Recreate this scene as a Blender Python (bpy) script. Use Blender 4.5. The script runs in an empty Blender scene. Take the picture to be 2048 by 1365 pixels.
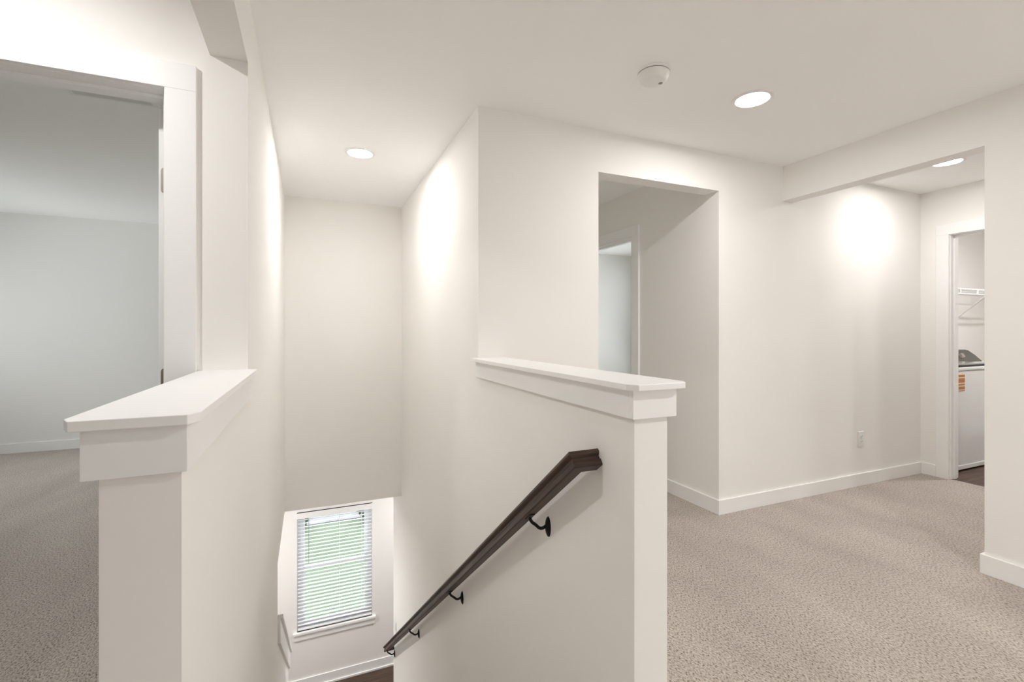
import bpy, bmesh, math, random
from mathutils import Vector, Matrix
random.seed(7)
S = bpy.context.scene
C = S.collection

# ------------------------------------------------------------------ camera
ZC = 2.44
cam_d = bpy.data.cameras.new('camera')
cam_d.sensor_width = 36.0
cam_d.lens = 942.8 * 36.0 / 2048.0
cam_d.shift_y = -(682.5 - 662.4) / 2048.0
cam_d.clip_start = 0.02
cam = bpy.data.objects.new('camera', cam_d)
cam.location = (0, 0, 1.2412)
cam.rotation_euler = (math.radians(90), 0, math.radians(-23.31))
C.objects.link(cam)
S.camera = cam

# ------------------------------------------------------------------ sky / exposure
W = bpy.data.worlds.new('overcast_sky'); S.world = W; W.use_nodes = True
bg = W.node_tree.nodes['Background']
bg.inputs[0].default_value = (0.95, 0.965, 1.0, 1)
SKY = 6.0
bg.inputs[1].default_value = SKY
vs = S.view_settings
vs.view_transform = 'Standard'; vs.look = 'None'; vs.gamma = 1.0; vs.use_curve_mapping = False
vs.exposure = 0.65
LAMP = 165.0          # emission of a ceiling downlight lens
LAMP_COL = (1.0, 0.982, 0.965)
S.cycles.max_bounces = 16; S.cycles.diffuse_bounces = 10; S.cycles.transparent_max_bounces = 12
S.cycles.sample_clamp_indirect = 8.0; S.cycles.caustics_reflective = False; S.cycles.caustics_refractive = False

# ------------------------------------------------------------------ materials
MATS = {}
def nodes(name):
    m = bpy.data.materials.new(name); m.use_nodes = True
    nt = m.node_tree; b = nt.nodes['Principled BSDF']
    MATS[name] = m
    return m, nt, b
def noise(nt, scale, detail=3, rough=.5, vec=None):
    n = nt.nodes.new('ShaderNodeTexNoise'); n.inputs['Scale'].default_value = scale
    n.inputs['Detail'].default_value = detail; n.inputs['Roughness'].default_value = rough
    if vec is not None: nt.links.new(vec, n.inputs['Vector'])
    return n
def ramp(nt, fac, stops):
    r = nt.nodes.new('ShaderNodeValToRGB'); e = r.color_ramp.elements
    while len(e) < len(stops): e.new(.5)
    for el, (p, c) in zip(e, stops): el.position = p; el.color = (*c, 1)
    nt.links.new(fac, r.inputs[0]); return r
def coords(nt, scale=(1, 1, 1), rot=(0, 0, 0)):
    t = nt.nodes.new('ShaderNodeTexCoord'); mp = nt.nodes.new('ShaderNodeMapping')
    mp.inputs['Scale'].default_value = scale; mp.inputs['Rotation'].default_value = rot
    nt.links.new(t.outputs['Object'], mp.inputs['Vector']); return mp.outputs[0]
def bump(nt, b, height, strength, dist=.002):
    n = nt.nodes.new('ShaderNodeBump'); n.inputs['Strength'].default_value = strength
    n.inputs['Distance'].default_value = dist
    nt.links.new(height, n.inputs['Height']); nt.links.new(n.outputs[0], b.inputs['Normal'])
def paint(name, col, rough, tex=260, bs=.05, dist=.0006):
    m, nt, b = nodes(name)
    v = coords(nt)
    n = noise(nt, tex, 2, .5, v); big = noise(nt, 1.3, 2, .5, v)
    r = ramp(nt, big.outputs[0], [(.3, tuple(c * .985 for c in col)), (.7, col)])
    nt.links.new(r.outputs[0], b.inputs['Base Color'])
    b.inputs['Roughness'].default_value = rough
    bump(nt, b, n.outputs[0], bs, dist)
    return m
paint('wall_paint', (.90, .884, .858), .85)
paint('ceiling_paint', (.948, .948, .942), .9, 150, .12)
paint('trim_paint', (.92, .919, .914), .38, 60, .02)
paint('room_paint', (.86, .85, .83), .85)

def plain(name, col, rough, metal=0, tex=80, var=.06, bs=0):
    m, nt, b = nodes(name)
    n = noise(nt, tex, 2, .5, coords(nt))
    r = ramp(nt, n.outputs[0], [(.3, tuple(c * (1 - var) for c in col)), (.7, col)])
    nt.links.new(r.outputs[0], b.inputs['Base Color'])
    b.inputs['Roughness'].default_value = rough; b.inputs['Metallic'].default_value = metal
    if bs: bump(nt, b, n.outputs[0], bs)
    return m
plain('white_plastic', (.86, .86, .85), .35, 0, 40, .02)
plain('detector_plastic', (.86, .855, .84), .4, 0, 40, .02)
plain('slot_dark', (.03, .03, .03), .6)
plain('slot_grey', (.35, .34, .33), .6)
plain('vent_shadow', (.40, .40, .40), .7)
plain('enamel', (.82, .82, .815), .22, 0, 30, .02)
plain('console_dark', (.075, .066, .058), .25)
plain('lid_glass', (.36, .35, .335), .08, 0, 30, .03)
plain('gasket', (.02, .02, .02), .5)
plain('sticker_orange', (.52, .20, .06), .5)
plain('sticker_paper', (.86, .74, .62), .6)
plain('black_iron', (.012, .011, .010), .38, .6)
plain('nickel', (.50, .46, .40), .35, .9)
plain('wire_white', (.88, .88, .87), .35, 0, 40, .02)
plain('vinyl_white', (.88, .89, .91), .4, 0, 40, .02)
plain('blind_white', (.88, .89, .92), .45, 0, 40, .02)
plain('wand_grey', (.30, .32, .32), .3)
plain('cord_white', (.85, .86, .88), .7)
plain('bark', (.10, .07, .05), .9)
plain('concrete', (.11, .11, .115), .9, 0, 3, .5)

for lname, lstr in (('lamp_core', 2.15), ('lamp_core_soft', 1.75), ('lamp_core_weak', 1.3), ('lamp_core_lower', 5.0), ('lamp_core_bright', 4.4), ('lamp_lens', .10)):
  m, nt, b = nodes(lname)
  b.inputs['Base Color'].default_value = (.9, .9, .9, 1)
  n = noise(nt, 30, 1, .5, coords(nt)); r = ramp(nt, n.outputs[0], [(0, LAMP_COL), (1, LAMP_COL)])
  nt.links.new(r.outputs[0], b.inputs['Emission Color']); b.inputs['Emission Strength'].default_value = LAMP * lstr

# glass
m = bpy.data.materials.new('window_glass'); m.use_nodes = True; MATS['window_glass'] = m
nt = m.node_tree; nt.nodes.clear()
o = nt.nodes.new('ShaderNodeOutputMaterial'); tr = nt.nodes.new('ShaderNodeBsdfTransparent')
gl = nt.nodes.new('ShaderNodeBsdfGlossy'); gl.inputs['Roughness'].default_value = .02
mx = nt.nodes.new('ShaderNodeMixShader'); fr = nt.nodes.new('ShaderNodeFresnel'); fr.inputs[0].default_value = 1.45
tr.inputs[0].default_value = (.95, .97, .96, 1)
nt.links.new(fr.outputs[0], mx.inputs[0]); nt.links.new(tr.outputs[0], mx.inputs[1]); nt.links.new(gl.outputs[0], mx.inputs[2])
nt.links.new(mx.outputs[0], o.inputs[0])

# carpet
def carpet(name, rot):
    m, nt, b = nodes(name)
    v = coords(nt, (1, 1, 1), (0, 0, rot)); vst = coords(nt, (1.0, .62, 1.0), (0, 0, rot))
    fine = noise(nt, 155, 3, .7, vst)
    fib = nt.nodes.new('ShaderNodeTexVoronoi'); fib.inputs['Scale'].default_value = 190; nt.links.new(vst, fib.inputs['Vector'])
    pat = noise(nt, 2.6, 4, .6, coords(nt, (1, .45, 1), (0, 0, rot + .5)))
    c1 = ramp(nt, fine.outputs[0], [(.35, (.13, .10, .08)), (.445, (.45, .395, .345)), (.62, (.70, .635, .58))])  # darkest stop puts the shade between tufts into the colour
    c2 = ramp(nt, pat.outputs[0], [(.32, (.80, .79, .785)), (.68, (1.0, 1.0, 1.0))])
    mix = nt.nodes.new('ShaderNodeMix'); mix.data_type = 'RGBA'; mix.blend_type = 'MULTIPLY'; mix.inputs[0].default_value = 1
    nt.links.new(c1.outputs[0], mix.inputs[6]); nt.links.new(c2.outputs[0], mix.inputs[7])
    nt.links.new(mix.outputs[2], b.inputs['Base Color'])
    b.inputs['Roughness'].default_value = 1.0; b.inputs['Specular IOR Level'].default_value = .08
    b.inputs['Sheen Weight'].default_value = .15
    ad = nt.nodes.new('ShaderNodeMath'); ad.operation = 'SUBTRACT'
    nt.links.new(fine.outputs[0], ad.inputs[0]); nt.links.new(fib.outputs[0], ad.inputs[1])
    bump(nt, b, ad.outputs[0], .55, .006)
carpet('carpet', 1.0)
carpet('carpet_bedroom', 1.9)

# woods
def wood(name, dark, mid, light, scale, rough, stretch=(1, 14, 14)):
    m, nt, b = nodes(name)
    info = nt.nodes.new('ShaderNodeObjectInfo')
    t = nt.nodes.new('ShaderNodeTexCoord'); mp = nt.nodes.new('ShaderNodeMapping'); mp.inputs['Scale'].default_value = stretch
    nt.links.new(t.outputs['Object'], mp.inputs['Vector'])
    mul = nt.nodes.new('ShaderNodeVectorMath'); mul.operation = 'SCALE'; mul.inputs[0].default_value = (7, 3, 5)
    nt.links.new(info.outputs['Random'], mul.inputs['Scale']); nt.links.new(mul.outputs[0], mp.inputs['Location'])
    n = noise(nt, scale, 5, .62, mp.outputs[0]); n.inputs['Distortion'].default_value = .5
    r = ramp(nt, n.outputs[0], [(.30, dark), (.52, mid), (.78, light)])
    nt.links.new(r.outputs[0], b.inputs['Base Color']); b.inputs['Roughness'].default_value = rough
    bump(nt, b, n.outputs[0], .12, .001)
wood('walnut', (.012, .006, .004), (.050, .027, .016), (.105, .060, .036), 5.0, .5)
wood('plank_vinyl', (.040, .022, .014), (.085, .050, .034), (.14, .088, .060), 2.2, .5)

# lawn
m, nt, b = nodes('lawn')
v = coords(nt)
n = noise(nt, 40, 4, .7, v); n2 = noise(nt, .9, 3, .5, v)
r = ramp(nt, n.outputs[0], [(.3, (.022, .045, .018)), (.7, (.055, .085, .042))]); r2 = ramp(nt, n2.outputs[0], [(.3, (.75, .8, .75)), (.7, (1, 1, 1))])
mix = nt.nodes.new('ShaderNodeMix'); mix.data_type = 'RGBA'; mix.blend_type = 'MULTIPLY'; mix.inputs[0].default_value = 1
nt.links.new(r.outputs[0], mix.inputs[6]); nt.links.new(r2.outputs[0], mix.inputs[7]); nt.links.new(mix.outputs[2], b.inputs['Base Color'])
b.inputs['Roughness'].default_value = .9; bump(nt, b, n.outputs[0], .8, .02)
plain('leaf', (.035, .07, .022), .6, 0, 9, .4)

# ------------------------------------------------------------------ mesh helpers
def addbox(bm, x0, x1, y0, y1, z0, z1):
    vs_ = [bm.verts.new(p) for p in ((x0, y0, z0), (x1, y0, z0), (x1, y1, z0), (x0, y1, z0), (x0, y0, z1), (x1, y0, z1), (x1, y1, z1), (x0, y1, z1))]
    for f in ((0, 3, 2, 1), (4, 5, 6, 7), (0, 1, 5, 4), (1, 2, 6, 5), (2, 3, 7, 6), (3, 0, 4, 7)):
        bm.faces.new([vs_[i] for i in f])
def addprism(bm, pts, axis, a0, a1):
    """pts: polygon in the two remaining axes (x,y,z order), extruded along axis"""
    def mk(p, a):
        q = list(p); q.insert(axis, a); return bm.verts.new(q)
    A = [mk(p, a0) for p in pts]; B = [mk(p, a1) for p in pts]
    n = len(pts)
    bm.faces.new(A); bm.faces.new(B)
    for i in range(n): bm.faces.new((A[i], A[(i + 1) % n], B[(i + 1) % n], B[i]))
def addtube(bm, path, rad, seg=8, cap=True):
    path = [Vector(p) for p in path]; rings = []
    ref = Vector((0, 0, 1))
    for i, p in enumerate(path):
        d = (path[min(i + 1, len(path) - 1)] - path[max(i - 1, 0)]).normalized()
        u = d.cross(ref)
        if u.length < 1e-3: u = d.cross(Vector((1, 0, 0)))
        u.normalize(); w = d.cross(u)
        r = rad[i] if isinstance(rad, (list, tuple)) else rad
        rings.append([bm.verts.new(p + (u * math.cos(2 * math.pi * k / seg) + w * math.sin(2 * math.pi * k / seg)) * r) for k in range(seg)])
    for a, b_ in zip(rings, rings[1:]):
        for k in range(seg): bm.faces.new((a[k], a[(k + 1) % seg], b_[(k + 1) % seg], b_[k]))
    if cap: bm.faces.new(rings[0]); bm.faces.new(rings[-1])
def addlathe(bm, prof, seg=40, cx=0, cy=0):
    """prof: list of (r,z) from outer/top to centre"""
    rings = []
    for r, z in prof:
        if r < 1e-6: rings.append([bm.verts.new((cx, cy, z))])
        else: rings.append([bm.verts.new((cx + r * math.cos(2 * math.pi * k / seg), cy + r * math.sin(2 * math.pi * k / seg), z)) for k in range(seg)])
    for a, b_ in zip(rings, rings[1:]):
        for k in range(seg):
            k2 = (k + 1) % seg
            if len(a) == 1 and len(b_) == 1: continue
            if len(b_) == 1: bm.faces.new((a[k], a[k2], b_[0]))
            elif len(a) == 1: bm.faces.new((a[0], b_[k2], b_[k]))
            else: bm.faces.new((a[k], a[k2], b_[k2], b_[k]))
def obj(name, bm, mat, parent=None, bevel=0, smooth=False, seg=2):
    bmesh.ops.recalc_face_normals(bm, faces=bm.faces)
    me = bpy.data.meshes.new(name); bm.to_mesh(me); bm.free()
    me.materials.append(MATS[mat])
    if smooth:
        for p in me.polygons: p.use_smooth = True
    o = bpy.data.objects.new(name, me); C.objects.link(o)
    if parent: o.parent = parent
    if bevel:
        md = o.modifiers.new('bevel', 'BEVEL'); md.width = bevel; md.segments = seg; md.limit_method = 'ANGLE'; md.angle_limit = math.radians(40)
    if smooth:
        md = o.modifiers.new('ws', 'WEIGHTED_NORMAL') if bevel else None
        try: me.set_sharp_from_angle(angle=math.radians(38))
        except Exception: pass
    return o
def box(name, b, mat, parent=None, bevel=0):
    bm = bmesh.new(); addbox(bm, *b); return obj(name, bm, mat, parent, bevel)
def tag(o, label, cat, kind=None, group=None):
    o['label'] = label; o['category'] = cat
    if kind: o['kind'] = kind
    if group: o['group'] = group
    return o
def empty(name, loc, label=None, cat=None, kind=None, group=None):
    o = bpy.data.objects.new(name, None); o.location = loc; o.empty_display_size = .05; C.objects.link(o)
    if label: tag(o, label, cat, kind, group)
    return o
def keep(o, parent):
    """parent with world placement kept: geometry was written in world coordinates"""
    o.parent = parent; o.matrix_parent_inverse = Matrix.Translation(-Vector(parent.location)); return o
def struct(name, boxes, mat, label, cat, extra=None):
    bm = bmesh.new()
    for b_ in boxes: addbox(bm, *b_)
    if extra: extra(bm)
    return tag(obj(name, bm, mat), label, cat, 'structure')

# ------------------------------------------------------------------ plan (metres, camera stands over the origin)
T = .115
XL, XR, YW, YF, XB, XLA, YD = -.1975, .828, 2.375, 4.627, 3.176, 4.917, 1.8975
XA0, XA1 = 1.584, 2.547            # opening in the landing wall
HH = 2.19                          # header underside
FS = -.361                         # underside of the upper floor
Z0 = -3.10                         # lower floor
YWIN = 6.25                        # lower window wall
LPE, RPE = .952, 1.065             # near ends of the half walls

# ---- floors
struct('floor', [(-3.0, -.3125, -4.5, YD, FS, 0), (-.3125, XR + T, -4.5, LPE, FS, 0), (XR + T, XB + T, -4.5, YW, FS, 0),
                 (XA0 - .0, XA1, YW, 4.5, FS, 0), (XB + T, XLA + .02, -.5, YW, FS, 0), (XR + T, XA0, YW + T, 4.5, FS, 0),
                 (XA1, 5.03, YW + T, 6.2, FS, 0)],
       'carpet', 'greige cut pile carpet across the landing and hall', 'carpet')
struct('floor_bedroom', [(-4.2, -.3125, YD, 6.4, FS, 0)], 'carpet_bedroom', 'grey beige carpet inside the bedroom doorway', 'carpet')
struct('floor_laundry', [(XLA + .02, 7.8, .6, 2.92, FS, -.004)], 'plank_vinyl', 'dark brown plank floor under the washing machine', 'floor')

# ---- ceilings
struct('ceiling', [(-4.4, 8.0, -4.8, 6.6, ZC, ZC + .12)], 'ceiling_paint', 'smooth off white ceiling over landing and stairwell', 'ceiling')

# ---- walls
struct('wall_stair_left', [(-.3125, XL, YD, YF + T, FS, ZC), (-.3125, XL, LPE, 3.62, Z0, FS), (-.3125, XL, 3.62, YF + T, FS - .001, FS),
                           (-.3125, XL, LPE, YD, FS, 0)],
       'wall_paint', 'tall off white wall on the left side of the stairwell', 'wall')
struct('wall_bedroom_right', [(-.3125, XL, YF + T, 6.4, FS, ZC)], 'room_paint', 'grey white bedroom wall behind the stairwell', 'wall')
struct('wall_header_left', [(-.3125, XL, -4.5, YD, HH, ZC), (-.3125, XL, -4.5, -.45, 0, HH)], 'wall_paint', 'dropped drywall header above the left half wall', 'header')
struct('wall_half_left', [(-.308, XL, LPE, YD, 0, 1.08)], 'wall_paint', 'short drywall half wall at the left of the stairs', 'half wall')
struct('wall_half_right', [(XR, XR + T, RPE, YW, 0, 1.076)], 'wall_paint', 'short drywall half wall above the brown handrail', 'half wall')
struct('wall_stair_right', [(XR, XR + T, RPE, YF + T, Z0, 0), (XR, XR + T, YW, YF + T, 0, ZC), (XR, XR + T, YF + T, 5.11, Z0, FS)],
       'wall_paint', 'tall off white wall on the right side of the stairwell', 'wall')
struct('wall_stair_far', [(XL, XR, YF, YF + T, FS, ZC)], 'wall_paint', 'beige upper wall at the far end of the stairwell', 'wall')
struct('wall_landing', [(XR + T, XA0, YW, YW + T, 0, ZC), (XA0, XA1, YW, YW + T, HH, ZC), (XA1, XLA, YW, YW + T, 0, ZC)],
       'wall_paint', 'long off white landing wall with a cased opening cut out', 'wall')
struct('wall_alcove_right', [(XA1, XA1 + T, YW + T, 3.32, 0, ZC), (XA1, XA1 + T, 3.32, 4.10, 2.06, ZC), (XA1, XA1 + T, 4.10, 4.5, 0, ZC)],
       'wall_paint', 'right wall of the alcove holding the white door frame', 'wall')
struct('wall_alcove_back', [(XR + T, XA1 + T, 4.5, 4.5 + T, 0, ZC)], 'wall_paint', 'back wall of the dim alcove', 'wall')
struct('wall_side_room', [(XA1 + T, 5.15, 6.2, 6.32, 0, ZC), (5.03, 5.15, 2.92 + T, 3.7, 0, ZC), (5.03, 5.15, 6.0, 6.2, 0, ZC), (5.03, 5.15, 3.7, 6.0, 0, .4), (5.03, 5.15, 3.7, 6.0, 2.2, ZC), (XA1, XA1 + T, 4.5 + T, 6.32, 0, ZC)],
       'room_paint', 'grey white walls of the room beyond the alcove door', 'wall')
struct('wall_right', [(XB, XB + T, -4.5, 1.259, 0, ZC), (XB, XB + T, 1.259, YW, HH, ZC)],
       'wall_paint', 'off white wall at the right edge with a header over the hall', 'wall')
struct('wall_laundry', [(XLA, XLA + T, -.5, 1.30, 0, ZC), (XLA, XLA + T, 1.30, 2.165, 2.06, ZC), (XLA, XLA + T, 2.165, 2.92, 0, ZC)],
       'wall_paint', 'end wall of the hall holding the laundry doorway', 'wall')
struct('wall_laundry_back', [(XLA + T, 7.8, 2.92, 2.92 + T, 0, ZC), (7.8, 7.9, .5, 2.92 + T, 0, ZC), (XLA + T, 7.8, .5, .6, 0, ZC)],
       'wall_paint', 'laundry room wall behind the washing machine', 'wall')
struct('wall_hall_end', [(XB + T, XLA + T, -.6, -.5, 0, ZC)], 'wall_paint', 'hall end wall beside the laundry', 'wall')
struct('wall_back', [(-3.0, 1.1, -4.62, -4.5, 0, ZC), (2.2, XB + T, -4.62, -4.5, 0, ZC), (1.1, 2.2, -4.62, -4.5, 0, .7), (1.1, 2.2, -4.62, -4.5, 2.1, ZC), (-3.1, -3.0, -4.62, YD, 0, ZC)], 'wall_paint', 'landing walls behind the viewpoint', 'wall')
DX0, DX1 = -1.27, -.425            # rough opening of the bedroom door
struct('wall_bedroom_front', [(-4.3, DX0, YD, YD + T, 0, ZC), (DX0, DX1, YD, YD + T, 2.06, ZC), (DX1, -.3125, YD, YD + T, 0, ZC)],
       'wall_paint', 'off white wall around the open bedroom doorway', 'wall')
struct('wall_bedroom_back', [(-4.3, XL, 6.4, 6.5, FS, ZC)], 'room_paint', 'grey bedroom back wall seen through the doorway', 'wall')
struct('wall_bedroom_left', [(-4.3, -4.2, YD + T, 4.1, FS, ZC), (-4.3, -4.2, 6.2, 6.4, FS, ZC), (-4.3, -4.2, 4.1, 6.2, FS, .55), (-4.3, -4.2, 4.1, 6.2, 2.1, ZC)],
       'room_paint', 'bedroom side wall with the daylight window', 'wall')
# lower storey
WX0, WX1, WZ0, WZ1 = -.13, .742, -2.40, -.955
struct('wall_lower_window', [(-3.5, WX0, YWIN, YWIN + .13, Z0, FS), (WX1, 3.5, YWIN, YWIN + .13, Z0, FS),
                             (WX0, WX1, YWIN, YWIN + .13, Z0, WZ0), (WX0, WX1, YWIN, YWIN + .13, WZ1, FS)],
       'wall_paint', 'lower storey wall around the window with blinds', 'wall')
struct('wall_lower_side', [(-3.6, -3.5, 2.4, YWIN + .13, Z0, FS), (3.5, 3.6, 2.4, YWIN + .13, Z0, FS), (-3.5, -.3125, 2.4, 2.5, Z0, FS),
                           (XR + T, 3.5, 2.4, 2.5, Z0, FS)],
       'wall_paint', 'side walls of the lower storey beside the stairs', 'wall')
struct('ceiling_lower', [(-3.5, -.3125, 2.4, 3.62, FS - .012, FS), (-3.5, -.3125, 3.62, YWIN, FS - .012, FS), (-.3125, XR + T, YF + T, YWIN, FS - .012, FS), (XR + T, 3.5, 2.4, YWIN, FS - .012, FS),
                         (-.3125, 1.584, YF + T, YWIN, FS, -.01), (1.584, XA1, 4.5, YWIN, FS, -.01), (XR + T, 1.584, 4.5, YF + T, FS, -.01)],
       'ceiling_paint', 'lower storey ceiling past the foot of the stairs', 'ceiling')
lowfloor = struct('floor_lower', [(-3.5, 3.5, 2.4, YWIN, Z0 - .1, Z0 - .004)], 'slot_dark', 'dark brown plank floor at the foot of the stairs', 'floor')
me_pl = {}
row = 0; y = YWIN - .012
while y > 3.6:
    x = -2.4 - .45 * (row % 3)
    while x < 2.6:
        L = 1.22
        if 'p' not in me_pl:
            o_ = box('plank', (0, L - .003, -.178, 0, -.004, .0), 'plank_vinyl', lowfloor); me_pl['p'] = o_.data
        else:
            o_ = bpy.data.objects.new('plank', me_pl['p']); C.objects.link(o_); o_.parent = lowfloor
        o_.location = (x, y, Z0)
        x += L
    y -= .181; row += 1

# stairs: 17 risers, carpeted
stairs = empty('floor_stairs', (XL, 1.2, 0), 'carpeted straight staircase descending between the two walls', 'stairs', 'structure')
NR = 17; RISE = -Z0 / NR; RUN = .24
for i in range(NR - 1):
    y0 = 1.2 + i * RUN; zt = -(i + 1) * RISE
    bm = bmesh.new()
    addprism(bm, [(y0 - .025, zt), (y0 + RUN, zt), (y0 + RUN, max(zt - .36, Z0)), (y0, max(zt - .36, Z0)), (y0, zt - .03), (y0 - .025, zt - .03)], 0, XL + .002, XR - .002)
    keep(obj('step', bm, 'carpet'), stairs)
bm = bmesh.new(); addbox(bm, XL, XR, LPE, 1.2, FS, 0)
keep(obj('landing_edge', bm, 'carpet'), stairs)

# sloped knee wall at the bottom left of the stairs
def kz(y): return -.70 - .75 * (y - 3.6)
bm = bmesh.new(); addprism(bm, [(3.62, Z0), (5.5, Z0), (5.5, kz(5.5) - .03), (3.62, kz(3.62) - .03)], 0, -.3125, XL)
tag(obj('wall_knee', bm, 'wall_paint'), 'low sloped wall at the left foot of the stairs', 'half wall', 'structure')
tk = empty('trim_1', (-.25, 3.62, kz(3.62)), 'white sloped cap on the low wall by the window', 'trim', 'structure')
bm = bmesh.new(); addprism(bm, [(3.622, kz(3.622) - .03), (5.53, kz(5.53) - .03), (5.53, kz(5.53)), (3.622, kz(3.622))], 0, -.345, XL + .035)
keep(obj('cap', bm, 'trim_paint', None, .002), tk)
for xa, xb in ((XL, XL + .018), (-.3305, -.3125)):
    bm = bmesh.new(); addprism(bm, [(3.622, kz(3.622) - .03), (5.518, kz(5.518) - .03), (5.518, kz(5.518) - .20), (3.622, kz(3.622) - .20)], 0, xa, xb)
    keep(obj('apron', bm, 'trim_paint', None, .0015), tk)

# ------------------------------------------------------------------ half wall caps
def capset(name, x0, x1, ynear, yfar, H, wx0, wx1, wend, label, c=.021, k=1.3, a1=.018):
    e = empty(name, ((x0 + x1) / 2, ynear, H - .017), label, 'trim', 'structure')
    bm = bmesh.new()
    addprism(bm, [(x0 + c, ynear), (x1 - c, ynear), (x1, ynear + c * k), (x1, yfar), (x0, yfar), (x0, ynear + c * k)], 2, H - .017, H)
    keep(obj('cap', bm, 'trim_paint', None, .0015), e)
    a = .018; zb, zt = H - .099, H - .017
    for b_ in ((wx0 - a, wx0, wend, yfar, zb, zt), (wx1, wx1 + a1, wend, yfar, zb, zt), (wx0 - a, wx1 + a1, wend - a, wend, zb, zt)):
        keep(box('apron', b_, 'trim_paint', None, .001), e)
    return e
capset('trim_2', -.345, -.167, LPE - .044, YD, 1.106, -.308, XL, LPE, 'white cap and apron on top of the left half wall', .013, 2.0, .012)
capset('trim_3', .783, .984, RPE - .051, YW, 1.098, XR, XR + T, RPE, 'white cap and apron on top of the right half wall')

# ------------------------------------------------------------------ baseboards
BH = .098; BT = .014
def base(name, boxes, label): 
    bm = bmesh.new()
    for b_ in boxes: addbox(bm, *b_)
    return tag(obj(name, bm, 'trim_paint', None, .0015), label, 'baseboard', 'structure')
base('baseboard_landing', [(XA1 - BT, XLA, YW - BT, YW, 0, BH)], 'white baseboard along the landing wall under the outlet')
base('baseboard_alcove', [(XA1 - BT, XA1, YW, 3.205, 0, BH)], 'white baseboard in the alcove behind the half wall')
base('baseboard_laundry', [(XLA - BT, XLA, 2.26, YW - BT, 0, BH)], 'short white baseboard beside the laundry door casing')
base('baseboard_right', [(XB - BT, XB, -4.5, 1.259 + BT, 0, BH), (XB, XB + T, 1.259, 1.259 + BT, 0, BH)], 'white baseboard wrapping the wall end at the right edge')
base('baseboard_bedroom', [(-4.2, -.3125, 6.4 - BT, 6.4, 0, BH)], 'white baseboard on the bedroom back wall')
base('baseboard_half', [(XR + T, XR + T + BT, RPE, YW, 0, BH), (XR + T, XA0, YW - BT, YW, 0, BH)], 'white baseboard on the landing side of the right half wall')
base('baseboard_lower', [(-3.5, 3.5, YWIN - BT, YWIN, Z0, Z0 + .125)], 'white baseboard under the lower window')
base('trim_13', [(-3.5, 3.5, YWIN - BT - .014, YWIN - BT, Z0, Z0 + .022)], 'white shoe moulding along the lower window wall')

# ------------------------------------------------------------------ doors
def doorframe(name, axis, plane, a0, a1, depth, sgn, label, ztop=2.06):
    """casing + jambs of an opening. axis 0: wall runs along x (plane is y); axis 1: wall runs along y. a0,a1: rough opening"""
    e = empty(name, ((a0 + a1) / 2, plane, 0) if axis == 0 else (plane, (a0 + a1) / 2, 0), label, 'door frame', 'structure')
    def bx(nm, al, ah, d0, d1, z0, z1, bev=.0015):
        b_ = (al, ah, min(d0, d1), max(d0, d1), z0, z1) if axis == 0 else (min(d0, d1), max(d0, d1), al, ah, z0, z1)
        return keep(box(nm, b_, 'trim_paint', None, bev), e)
    j = .018; cw = .089; rv = .005; ct = .018
    far = plane + depth
    bx('jamb', a0, a0 + j, plane - .001, far + .001, 0, ztop - j); bx('jamb', a1 - j, a1, plane - .001, far + .001, 0, ztop - j)
    bx('jamb_head', a0, a1, plane - .001, far + .001, ztop - j, ztop)
    s0 = plane + depth * .36; s1 = plane + depth * .66
    bx('door_stop', a0 + j, a0 + j + .011, s0, s1, 0, ztop - j - .011); bx('door_stop', a1 - j - .011, a1 - j, s0, s1, 0, ztop - j - .011)
    bx('stop_head', a0 + j, a1 - j, s0, s1, ztop - j - .011, ztop - j)
    sg = 1 if depth > 0 else -1
    for p0, p1 in ((plane - sg * ct, plane), (far, far + sg * ct)):
        bx('casing', a0 + j - rv - cw, a0 + j - rv, p0, p1, 0, ztop - j + rv); bx('casing', a1 - j + rv, a1 - j + rv + cw, p0, p1, 0, ztop - j + rv)
        bx('casing_head', a0 + j - rv - cw, a1 - j + rv + cw, p0, p1, ztop - j + rv, ztop - j + rv + cw)
    return e, bx
d1, _ = doorframe('door_1', 0, YD, DX0 - .0, DX1, T, 1, 'white framed bedroom doorway with nickel hinges')
d2, _ = doorframe('door_2', 1, XA1, 3.28, 4.10, T, 1, 'white framed doorway inside the dim alcove')
d3, _ = doorframe('door_3', 1, XLA, 1.30, 2.182, T, 1, 'white framed laundry doorway at the end of the hall')

# open bedroom door, hinged on the right jamb and swung into the bedroom
def roundplate(bm, x, y0, y1, z0, z1, r, th):
    pts = []
    for cy, cz, a in ((y1 - r, z1 - r, 0), (y0 + r, z1 - r, 90), (y0 + r, z0 + r, 180), (y1 - r, z0 + r, 270)):
        for k in range(5):
            t = math.radians(a + k * 22.5); pts.append((cy + r * math.cos(t), cz + r * math.sin(t)))
    addprism(bm, pts, 0, x - th, x)
XJ = DX1 - .018
leaf = empty('door_4', (XJ, YD + T, 0.01), 'white bedroom door standing open inside the bedroom', 'door', 'structure')
LX0, LX1, LY0, LY1 = -.488, -.453, YD + T + .012, YD + T + .012 + .80
keep(box('door_leaf', (LX0, LX1, LY0, LY1, .012, 2.03), 'trim_paint', None, .0015), leaf)
for (z0, z1) in ((.25, .95), (1.12, 1.88)):
    keep(box('door_panel', (LX0 - .004, LX0, LY0 + .13, LY1 - .13, z0, z1), 'trim_paint', None, .003), leaf)
bm = bmesh.new(); addlathe(bm, [(.0, .06), (.022, .058), (.027, .045), (.022, .03), (.011, .02), (.011, .006), (.03, .004), (.03, 0)], 24)
kn = obj('door_knob', bm, 'nickel', None, 0, True); M_ = Matrix.Translation((LX0, LY1 - .07, .95)) @ Matrix.Rotation(math.radians(-90), 4, 'Y')
kn.parent = leaf; kn.matrix_parent_inverse = Matrix.Translation(-Vector(leaf.location)); kn.matrix_basis = M_
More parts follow.
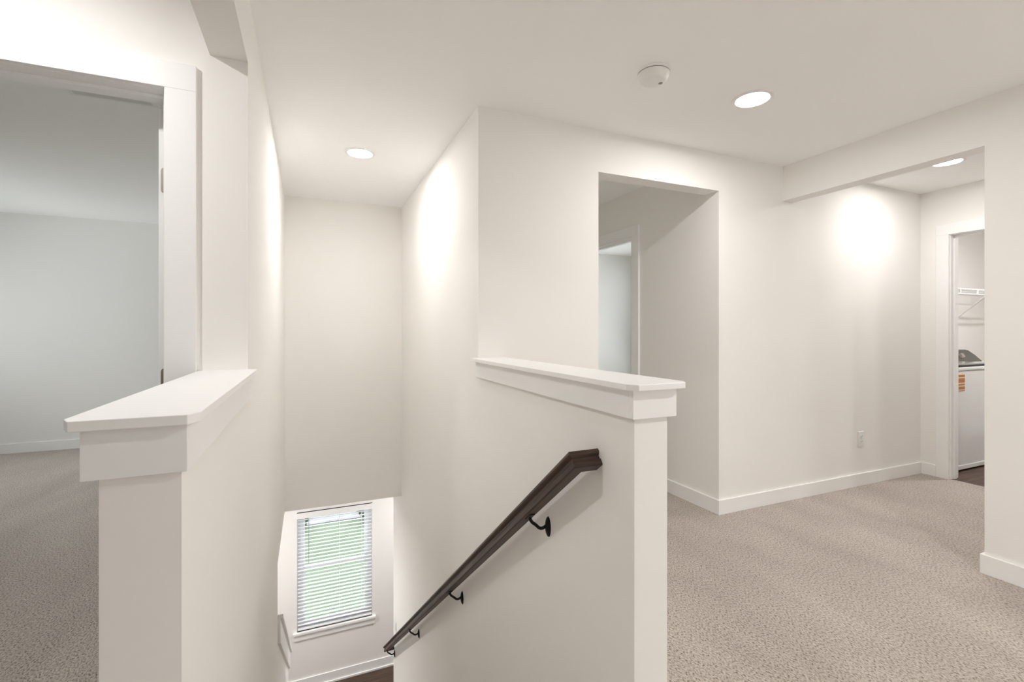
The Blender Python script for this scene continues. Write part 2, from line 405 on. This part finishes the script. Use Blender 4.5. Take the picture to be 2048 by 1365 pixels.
for zc in (.30, 1.063, 1.775):
    r_ = .012; x0, x1, z0, z1 = LX0 + .007, LX1 + .004, zc - .046, zc + .046
    pts = []
    for cx, cz, a in ((x0 + r_, z1 - r_, 90), (x0 + r_, z0 + r_, 180)):
        for k in range(6):
            t = math.radians(a + k * 18); pts.append((cx + r_ * math.cos(t), cz + r_ * math.sin(t)))
    pts += [(x1, z0), (x1, z1)]
    bm = bmesh.new(); addprism(bm, pts, 1, LY0 - .0016, LY0 + .0002)
    h = keep(obj('hinge', bm, 'nickel'), leaf)
    bm = bmesh.new(); addtube(bm, [(LX1 + .006, LY0 - .004, zc - .046), (LX1 + .006, LY0 - .004, zc + .046)], .0055, 10)
    obj('hinge_barrel', bm, 'nickel', None, 0, True).parent = h
    for dx, dz in ((0, -.03), (.007, 0), (0, .03)):
        bm = bmesh.new(); addlathe(bm, [(.0, .0008), (.003, .0006), (.0036, 0)], 10)
        for v_ in bm.verts: v_.co = Vector((v_.co.x, -v_.co.z, v_.co.y)) + Vector((x0 + .013 + dx, LY0 - .0016, zc + dz))
        obj('screw', bm, 'slot_grey', None).parent = h

# ------------------------------------------------------------------ windows
def window_unit(name, M, w, h, label):
    """local frame: x across, z up from sill, y=0 inner wall plane, +y outwards; M places it"""
    e = empty(name, (0, 0, 0), label, 'window', 'structure'); e.matrix_world = M
    f = .045
    def lb(nm, b_, mat='vinyl_white', par=e, bev=.002): return box(nm, b_, mat, par, bev)
    for b_ in ((0, f, .05, .125, 0, h), (w - f, w, .05, .125, 0, h), (f, w - f, .05, .125, 0, f), (f, w - f, .05, .125, h - f, h)): lb('frame', b_)
    s = .04
    for nm, z0, z1, y0, y1 in (('upper_sash', h * .5 - .02, h - f, .092, .115), ('lower_sash', f, h * .5 + .025, .066, .09)):
        bm = bmesh.new()
        for b_ in ((f, f + s, y0, y1, z0, z1), (w - f - s, w - f, y0, y1, z0, z1), (f + s, w - f - s, y0, y1, z0, z0 + s), (f + s, w - f - s, y0, y1, z1 - s, z1)): addbox(bm, *b_)
        so = obj(nm, bm, 'vinyl_white', e)
        ym = (y0 + y1) / 2
        lb('pane', (f + s, w - f - s, ym - .002, ym + .002, z0 + s, z1 - s), 'window_glass', so, 0)
    lb('sill', (-.045, w + .045, -.035, .05, -.026, 0), 'trim_paint')
    lb('apron', (-.033, w + .033, -.016, 0, -.10, -.026), 'trim_paint')
    return e
w1 = window_unit('window_1', Matrix.Translation((WX0, YWIN, WZ0)), WX1 - WX0, WZ1 - WZ0, 'white double hung window at the foot of the stairs')
w2 = window_unit('window_2', Matrix.Translation((-4.2, 4.1, .55)) @ Matrix.Rotation(math.radians(90), 4, 'Z'), 2.1, 1.55, 'white bedroom window outside the view')
w3 = window_unit('window_3', Matrix.Translation((5.03, 6.0, .4)) @ Matrix.Rotation(math.radians(-90), 4, 'Z'), 2.3, 1.8, 'white window of the room beyond the alcove')

w4 = window_unit('window_fill', Matrix.Translation((2.2, -4.5, .7)) @ Matrix.Rotation(math.radians(180), 4, 'Z'), 1.1, 1.4, 'unseen white window added behind the viewpoint for fill daylight')  # unseen window, added to bring neutral fill daylight onto the landing
# blind
bw0, bw1 = WX0 + .004, WX1 - .004
blind = empty('window_blind', ((bw0 + bw1) / 2, YWIN + .012, WZ1 - .06), 'white horizontal slat blind lowered over the stair window', 'blind')
keep(box('headrail', (bw0 - .012, bw1 + .012, YWIN - .022, YWIN + .04, WZ1 - .075, WZ1 - .006), 'trim_paint', None, .002), blind)
keep(box('headrail_clip', (bw0 - .006, bw1 + .006, YWIN - .012, YWIN + .03, WZ1 - .006, WZ1 - .0025), 'slot_dark', None, 0), blind)
zt, zb = WZ1 - .10, WZ0 + .035
NS = 30
slat_me = None
for i in range(NS):
    z = zt + (zb + .04 - zt) * i / (NS - 1)
    if slat_me is None:
        bm = bmesh.new(); n_ = 5; wd = .048; hw = (bw1 - bw0) / 2 - .002
        top = []; bot = []
        for k in range(n_):
            yy = -wd / 2 + wd * k / (n_ - 1); zz = .003 * (1 - (2 * k / (n_ - 1) - 1) ** 2)
            top.append((yy, zz + .0013)); bot.append((yy, zz - .0013))
        addprism(bm, top + bot[::-1], 0, -hw, hw)
        so = obj('slat', bm, 'blind_white'); slat_me = so.data
    else:
        so = bpy.data.objects.new('slat', slat_me); C.objects.link(so)
    so.parent = blind
    so.location = Vector(((bw0 + bw1) / 2, YWIN + .012, z)) - blind.location
    so.rotation_euler = (math.radians(-10), 0, 0)
keep(box('bottom_rail', (bw0 + .002, bw1 - .002, YWIN - .012, YWIN + .036, zb - .018, zb), 'blind_white', None, .003), blind)
for fx in (.16, .55, .86):
    for dy in (-.013, .037):
        bm = bmesh.new(); xx = bw0 + (bw1 - bw0) * fx; addtube(bm, [(xx, YWIN + dy, zb), (xx, YWIN + dy, WZ1 - .075)], .0014, 5)
        keep(obj('ladder_cord', bm, 'cord_white'), blind)
bm = bmesh.new(); xx = bw0 + .125; addtube(bm, [(xx, YWIN - .022, WZ1 - .08), (xx, YWIN - .03, WZ1 - .09), (xx, YWIN - .032, WZ1 - .62)], .0034, 6)
keep(obj('tilt_wand', bm, 'wand_grey', None, 0, True), blind)

# sky portals at the windows (shape the sky light that already falls in)
def portal(loc, rot, sx, sy):
    L = bpy.data.lights.new('sky_portal', 'AREA'); L.shape = 'RECTANGLE'; L.size = sx; L.size_y = sy
    L.cycles.is_portal = True
    o = bpy.data.objects.new('sky_portal', L); o.location = loc; o.rotation_euler = rot; C.objects.link(o)
portal((-4.33, 5.15, 1.325), (0, math.radians(-90), 0), 1.55, 2.1)
portal((5.18, 4.85, 1.3), (0, math.radians(90), 0), 1.8, 2.3)
portal((1.65, -4.65, 1.4), (math.radians(90), 0, 0), 1.1, 1.4)
portal(((WX0 + WX1) / 2, YWIN + .16, (WZ0 + WZ1) / 2), (math.radians(-90), 0, 0), WX1 - WX0, WZ1 - WZ0)

# ------------------------------------------------------------------ outdoors behind the stair window
GZ = Z0 - .25
struct('lawn', [(-30, 30, YWIN + .3, 12.1, GZ - .1, GZ)], 'lawn', 'green lawn seen through the blind slats', 'lawn')
struct('driveway', [(-30, 30, 12.1, 16.0, GZ - .1, GZ + .02)], 'concrete', 'pale concrete drive beyond the lawn', 'driveway')
struct('lawn_beyond', [(-30, 30, 16.0, 45, GZ - .1, GZ)], 'lawn', 'green ground beyond the pale drive', 'lawn')
def shrub(x, y, r, label):
    e = empty('shrub', (x, y, GZ), label, 'shrub')
    bm = bmesh.new(); addtube(bm, [(0, 0, -.02), (0, 0, r)], [.04, .02], 7); obj('stem', bm, 'bark', e)
    bm = bmesh.new(); rnd = random.Random(int(x * 100))
    for k in range(520):
        d = Vector((rnd.gauss(0, 1), rnd.gauss(0, 1), rnd.gauss(0, 1))).normalized() * r * (.55 + .45 * rnd.random() ** .5)
        c = Vector((d.x, d.y, r * .95 + d.z * .9)); u = Vector((rnd.gauss(0, 1), rnd.gauss(0, 1), rnd.gauss(0, 1))).normalized()
        w = u.orthogonal().normalized(); s = .07
        vv = [bm.verts.new(c + u * s), bm.verts.new(c + w * s * .5), bm.verts.new(c - u * s), bm.verts.new(c - w * s * .5)]
        bm.faces.new(vv)
    obj('foliage', bm, 'leaf', e)
shrub(-.30, 11.9, .28, 'round green shrub outside at the left of the stair window')
shrub(1.42, 11.9, .34, 'round green shrub outside at the right of the stair window')

# ------------------------------------------------------------------ handrail
hr = empty('handrail', (XR, 1.21, .86), 'dark brown wooden handrail on black brackets along the stairwell', 'handrail')
ang = math.atan(.768)
# slope frame: a down the slope, x across (towards wall), c up perpendicular
Mr = Matrix.Translation((0, 0, 0))
def slope_matrix(y0, z0):
    a = Vector((0, math.cos(ang), -math.sin(ang))); c = Vector((0, math.sin(ang), math.cos(ang))); x = Vector((1, 0, 0))
    m_ = Matrix.Identity(4)
    for i in range(3): m_[i][0] = a[i]; m_[i][1] = x[i]; m_[i][2] = c[i]
    m_[0][3] = 0; m_[1][3] = y0; m_[2][3] = z0
    return m_
# profile (p across from outer face 0 to inner face .058, c up)
PW, PH = .058, .054
prof = [(.009, 0), (.049, 0), (.052, .004), (.052, .018), (.047, .024), (.047, .031), (.054, .037), (.058, .043), (.056, .051), (.048, PH),
        (.010, PH), (.002, .051), (0, .043), (.004, .037), (.011, .031), (.011, .024), (.006, .018), (.006, .004)]
XO = .722                                   # outer face of the rail
def rail_top():
    # bottom line of the rail passes y=1.59 z=.536
    return 1.225
Y_T = 1.212; zline = lambda y: .545 - .768 * (y - 1.59)
Ms = slope_matrix(Y_T, zline(Y_T))
SL = (5.10 - Y_T) / math.cos(ang)
def railpiece(nm, f0, f1):
    """f0(p,c)->3d start, f1 -> end, in the slope frame (a,x,c)"""
    bm = bmesh.new()
    A = [bm.verts.new(f0(p, c)) for p, c in prof]; B = [bm.verts.new(f1(p, c)) for p, c in prof]
    n = len(prof); bm.faces.new(A); bm.faces.new(B)
    for i in range(n): bm.faces.new((A[i], A[(i + 1) % n], B[(i + 1) % n], B[i]))
    o_ = obj(nm, bm, 'walnut')
    return o_
def put(o_, M):
    o_.matrix_world = M; mw = M.copy(); o_.parent = hr; o_.matrix_parent_inverse = Matrix.Translation(-Vector(hr.location)); o_.matrix_basis = mw
put(railpiece('rail', lambda p, c: (p, XO + p, c), lambda p, c: (SL - p, XO + p, c)), Ms)
def ret(nm, sgn, at):
    o_ = railpiece(nm, lambda p, c: (at + sgn * p, XO + p, c), lambda p, c: (at + sgn * p, XR + .0005, c))
    return o_
def regrain(o_):   # grain runs along x on the returns: rotate the local frame
    R = Matrix(((0, 1, 0, 0), (-1, 0, 0, 0), (0, 0, 1, 0), (0, 0, 0, 1)))
    o_.data.transform(R); return Ms @ R.inverted()
for nm, sg, at in (('rail_return', 1, 0), ('rail_return', -1, SL)):
    o_ = ret(nm, sg, at); M_ = regrain(o_); put(o_, M_)
for yb in (1.575, 2.655, 3.84, 5.02):
    zb_ = zline(yb) + .0                     # underside of the rail at the bracket
    xs = XO + .029
    rz = zb_ - .052
    bm = bmesh.new(); addlathe(bm, [(.0, .013), (.010, .012), (.022, .008), (.029, .004), (.031, 0)], 24)
    rs = obj('bracket', bm, 'black_iron', None, 0, True)
    M_ = Matrix.Translation((XR, yb, rz)) @ Matrix.Rotation(math.radians(-90), 4, 'Y') @ Matrix.Diagonal((1.25, .62, 1, 1))
    rs.matrix_world = M_; rs.parent = hr; rs.matrix_parent_inverse = Matrix.Translation(-Vector(hr.location)); rs.matrix_basis = M_
    bm = bmesh.new(); pts = []
    x0, z0_ = XR - .008, rz + .006
    for k in range(13):
        t = k / 12
        # quarter-ish swoop: out from the wall, dips, then up to the saddle
        xx = x0 + (xs - x0) * (1 - math.cos(t * math.pi / 2) ** 1.0) if False else x0 + (xs - x0) * math.sin(t * math.pi / 2)
        zz = z0_ - .010 * math.sin(min(t * 2.2, 1) * math.pi) + (zb_ - .004 - z0_) * (1 - math.cos(t * math.pi / 2))
        pts.append((xx, yb, zz))
    addtube(bm, pts, .0062, 10)
    ar = obj('arm', bm, 'black_iron', None, 0, True); ar.parent = rs; ar.matrix_parent_inverse = (Matrix.Identity(4) @ M_).inverted()
    bm = bmesh.new(); addbox(bm, -.024, .024, -.0115, .0115, -.0045, 0)
    sd = obj('saddle', bm, 'black_iron', None, .0015)
    Mq = slope_matrix(yb, zb_); Mq[0][3] = xs
    sd.parent = rs; sd.matrix_parent_inverse = M_.inverted(); sd.matrix_basis = Mq

# ------------------------------------------------------------------ ceiling fixtures
def downlight(x, y, label, z=ZC, r=.079, core='lamp_core'):
    e = empty('downlight', (x, y, z), label, 'ceiling light', None, 'recessed ceiling downlights')
    bm = bmesh.new(); addlathe(bm, [(r + .019, 0), (r + .018, -.004), (r + .010, -.007), (r + .002, -.006), (r, -.003)], 48)
    obj('trim_ring', bm, 'white_plastic', e, 0, True)
    bm = bmesh.new(); addlathe(bm, [(r + .001, -.0028), (.046, -.0028)], 40)
    obj('lens', bm, 'lamp_lens', e)
    bm = bmesh.new(); addlathe(bm, [(.0465, -.0029), (0, -.0029)], 40)
    obj('led_core', bm, core, e)
downlight(.316, 3.317, 'round recessed downlight glowing above the stairwell', core='lamp_core_soft')
downlight(2.103, 1.744, 'round recessed downlight beside the smoke detector', core='lamp_core_soft')
downlight(4.15, 1.845, 'round recessed downlight in the hall by the laundry door', core='lamp_core_soft')
downlight(-.88, 1.27, 'round recessed downlight in front of the bedroom door')
downlight(1.95, -.45, 'round recessed downlight behind the viewpoint over the landing', core='lamp_core_bright')
downlight(1.95, -2.6, 'unseen round downlight added far behind the viewpoint for ambient light', core='lamp_core_weak')  # unseen lamp, added to raise the ambient light on the landing
downlight(-2.3, 4.2, 'unseen round downlight added in the lower room left of the stairs', FS - .012, core='lamp_core_lower')  # unseen lamp, added to brighten the lower storey
downlight(.35, -2.6, 'unseen round downlight added behind the viewpoint near the left wall', core='lamp_core_weak')  # another unseen lamp put in for ambient fill from behind
downlight(6.1, 1.75, 'round recessed downlight inside the laundry room', core='lamp_core_bright')
downlight(1.6, 5.3, 'unseen round downlight added in the lower storey right of the stairs', FS - .012, core='lamp_core_lower')  # unseen, put in to light the lower window wall from the right
downlight(-1.0, 5.2, 'unseen round downlight added in the lower storey by the knee wall', FS - .012, core='lamp_core_lower')  # unseen, put in to lift the left part of the window wall

sd_ = empty('smoke_detector', (1.457, 1.735, ZC), 'round white smoke detector on the ceiling beside the downlight', 'smoke detector')
bm = bmesh.new(); addlathe(bm, [(.072, 0), (.073, -.004), (.073, -.012), (.070, -.014)], 56); obj('mount_ring', bm, 'detector_plastic', sd_, 0, True)
bm = bmesh.new(); addlathe(bm, [(.066, -.012), (.066, -.0175), (.064, -.0175)], 56); obj('sounder_gap', bm, 'slot_grey', sd_)
bm = bmesh.new(); addlathe(bm, [(.064, -.0165), (.070, -.0165), (.070, -.019), (.066, -.033), (.060, -.046), (.053, -.053), (.040, -.057), (0, -.058)], 56)
obj('cover', bm, 'detector_plastic', sd_, 0, True)
bm = bmesh.new(); addlathe(bm, [(.0095, 0), (.009, -.0025), (.0, -.003)], 20, .03, -.012)
o_ = obj('test_button', bm, 'slot_grey', sd_, 0, True); o_.location = (0, 0, -.0562)

def ceiling_vent(x0, x1, y0, y1, z, label, along=0, n=7):
    e = empty('ceiling_vent', ((x0 + x1) / 2, (y0 + y1) / 2, z), label, 'air vent')
    w = .018
    bm = bmesh.new()
    for b_ in ((x0, x1, y0, y0 + w, z - .008, z), (x0, x1, y1 - w, y1, z - .008, z), (x0, x0 + w, y0 + w, y1 - w, z - .008, z), (x1 - w, x1, y0 + w, y1 - w, z - .008, z)): addbox(bm, *b_)
    keep(obj('vent_frame', bm, 'white_plastic', None, .0015), e)
    keep(box('vent_backing', (x0 + w, x1 - w, y0 + w, y1 - w, z - .0015, z - .0005), 'vent_shadow'), e)
    for i in range(n):
        f = (i + .5) / n
        bm = bmesh.new()
        if along == 0:
            c = y0 + w + (y1 - y0 - 2 * w) * f; addprism(bm, [(c - .006, z - .001), (c - .0045, z - .001), (c + .0065, z - .008), (c + .005, z - .008)], 0, x0 + w, x1 - w)
        else:
            c = x0 + w + (x1 - x0 - 2 * w) * f; addprism(bm, [(c - .006, z - .001), (c - .0045, z - .001), (c + .0065, z - .008), (c + .005, z - .008)], 1, y0 + w, y1 - w)
        keep(obj('louvre', bm, 'white_plastic'), e)
ceiling_vent(-1.10, -.74, 2.90, 3.06, ZC, 'white louvred air vent on the bedroom ceiling above the doorway', 0, 8)
ceiling_vent(3.72, 4.12, 1.955, 2.045, ZC, 'narrow white air vent on the hall ceiling beside the downlight', 0, 3)

# ------------------------------------------------------------------ wall plates
def plate(name, M, w, h, label, cat, kind):
    e = empty(name, (0, 0, 0), label, cat); e.matrix_world = M
    bm = bmesh.new(); addbox(bm, -w / 2, w / 2, -.006, 0, -h / 2, h / 2); obj('cover_plate', bm, 'white_plastic', e, .003)
    if kind == 'outlet':
        for zc in (-.02, .02):
            bm = bmesh.new(); pts = []
            for k in range(20):
                t = 2 * math.pi * k / 20; pts.append((max(-.0145, min(.0145, .0172 * math.cos(t))), zc + .0145 * math.sin(t)))
            addprism(bm, [(p[0], p[1]) for p in pts], 1, -.0085, -.006); r_ = obj('receptacle', bm, 'white_plastic', e)
            for sx in (-.0062, .0062): box('slot', (sx - .001, sx + .001, -.0088, -.0084, zc - .001, zc + .007), 'slot_dark', r_)
            box('slot', (-.002, .002, -.0088, -.0084, zc - .009, zc - .005), 'slot_dark', r_)
        box('screw', (-.002, .002, -.0068, -.006, -.002, .002), 'slot_grey', e)
    else:
        box('rocker', (-.016, .016, -.010, -.006, -.033, .033), 'white_plastic', e, .002)
plate('wall_outlet', Matrix.Translation((4.079, YW, .372)), .073, .122, 'white electrical outlet low on the landing wall', 'outlet', 'outlet')
plate('light_switch', Matrix.Translation((XR, 4.957, -1.82)) @ Matrix.Rotation(math.radians(-90), 4, 'Z'), .073, .118, 'white light switch near the lower end of the handrail', 'switch', 'switch')

# ------------------------------------------------------------------ laundry
wm = empty('washing_machine', (5.445, 2.26, 0), 'white top loading washing machine with orange sticker through the laundry doorway', 'washing machine')
WA, WB, WY0, WY1 = 5.10, 5.79, 2.262, 2.905
keep(box('body', (WA, WB, WY0, WY1, .05, .885), 'enamel', None, .012), wm)
keep(box('base_rail', (WA, WB, WY0 - .006, WY1, .012, .05), 'enamel', None, .004), wm)
for fx in (WA + .05, WB - .05):
    for fy in (WY0 + .05, WY1 - .05):
        bm = bmesh.new(); addlathe(bm, [(.012, .014), (.02, .008), (.02, -.003), (0, -.003)], 14, fx, fy); keep(obj('foot', bm, 'gasket'), wm)
keep(box('top_deck', (WA - .002, WB + .002, WY0 - .006, WY1, .887, .918), 'enamel', None, .008), wm)
keep(box('lid_gap', (WA + .04, WB - .04, WY0 + .012, WY1 - .2, .918, .934), 'gasket', None, .002), wm)
keep(box('lid', (WA + .035, WB - .035, WY0 + .006, WY1 - .19, .934, .950), 'lid_glass', None, .005), wm)
def console(par, a, b, y0, y1, z, mat_end=None):
    bm = bmesh.new()
    h = .125
    prof_ = [(a, z), (b, z), (b - .06, z + h * .55), (b - .13, z + h * .93), (b - .17, z + h), (a + .17, z + h), (a + .13, z + h * .93), (a + .06, z + h * .55)]
    A = [bm.verts.new((x, y0 + (zz - z) * .55, zz)) for x, zz in prof_]; B = [bm.verts.new((x, y1, zz)) for x, zz in prof_]
    n = len(prof_); bm.faces.new(A); bm.faces.new(B)
    for i in range(n): bm.faces.new((A[i], A[(i + 1) % n], B[(i + 1) % n], B[i]))
    c = keep(obj('control_console', bm, 'console_dark', None, .003), par)
    kx = (a + b) / 2
    bm = bmesh.new(); addlathe(bm, [(.0, .03), (.024, .028), (.027, .0)], 28)
    k = obj('dial', bm, 'nickel', None, 0, True)
    M_ = Matrix.Translation((kx, y0 + .035, z + .06)) @ Matrix.Rotation(math.radians(62), 4, 'X')
    k.parent = c; k.matrix_parent_inverse = c.matrix_parent_inverse.copy() @ Matrix.Identity(4); k.matrix_parent_inverse = Matrix.Identity(4); k.matrix_basis = M_
console(wm, WA, WB, 2.66, 2.90, .918)
st = keep(box('sticker', (5.262, 5.372, WY0 - .0015, WY0 - .0005, .705, .862), 'sticker_paper'), wm)
for z0, z1 in ((.832, .852), (.782, .822), (.758, .773), (.722, .748), (.708, .715)):
    o_ = box('sticker_band', (5.265, 5.366, WY0 - .0022, WY0 - .0014, z0, z1), 'sticker_orange'); o_.parent = st
dr = empty('clothes_dryer', (6.25, 2.26, 0), 'white dryer with dark console beyond the washing machine', 'dryer')
DA, DB = 5.885, 6.575
keep(box('body', (DA, DB, WY0, WY1, .05, .885), 'enamel', None, .012), dr)
keep(box('base_rail', (DA, DB, WY0 - .004, WY1, .0, .05), 'enamel', None, .004), dr)
keep(box('top_deck', (DA - .002, DB + .002, WY0 - .006, WY1, .887, .918), 'enamel', None, .008), dr)
keep(box('dryer_door', (DA + .10, DB - .10, WY0 - .018, WY0, .33, .78), 'enamel', None, .01), dr)
console(dr, DA, DB + .02, 2.63, 2.90, .918)
# wire shelf
sh = empty('wire_shelf', (6.15, 2.76, 1.66), 'white wire shelf above the laundry machines', 'shelf')
def wire(nm, p, q, r=.0028):
    bm = bmesh.new(); addtube(bm, [p, q], r, 6); return keep(obj(nm, bm, 'wire_white', None, 0, True), sh)
SX0, SX1 = 5.04, 7.79
for y, z, r in ((2.60, 1.672, .0075), (2.60, 1.622, .0075), (2.76, 1.668, .003), (2.905, 1.668, .004)): wire('rod', (SX0, y, z), (SX1, y, z), r)
nW = 108
for i in range(nW):
    x = SX0 + .01 + (SX1 - SX0 - .02) * i / (nW - 1)
    wire('deck_wire', (x, 2.60, 1.674), (x, 2.915, 1.674), .0016)
for i in range(9):
    x = SX0 + .05 + (SX1 - SX0 - .1) * i / 8
    wire('lip_strut', (x, 2.60, 1.672), (x, 2.60, 1.622), .010)
for x in (5.35, 6.62):
    wire('brace', (x, 2.605, 1.62), (x, 2.917, 1.33), .009)
    keep(box('brace_plate', (x - .012, x + .012, 2.914, 2.92, 1.29, 1.36), 'wire_white', None, .002), sh)
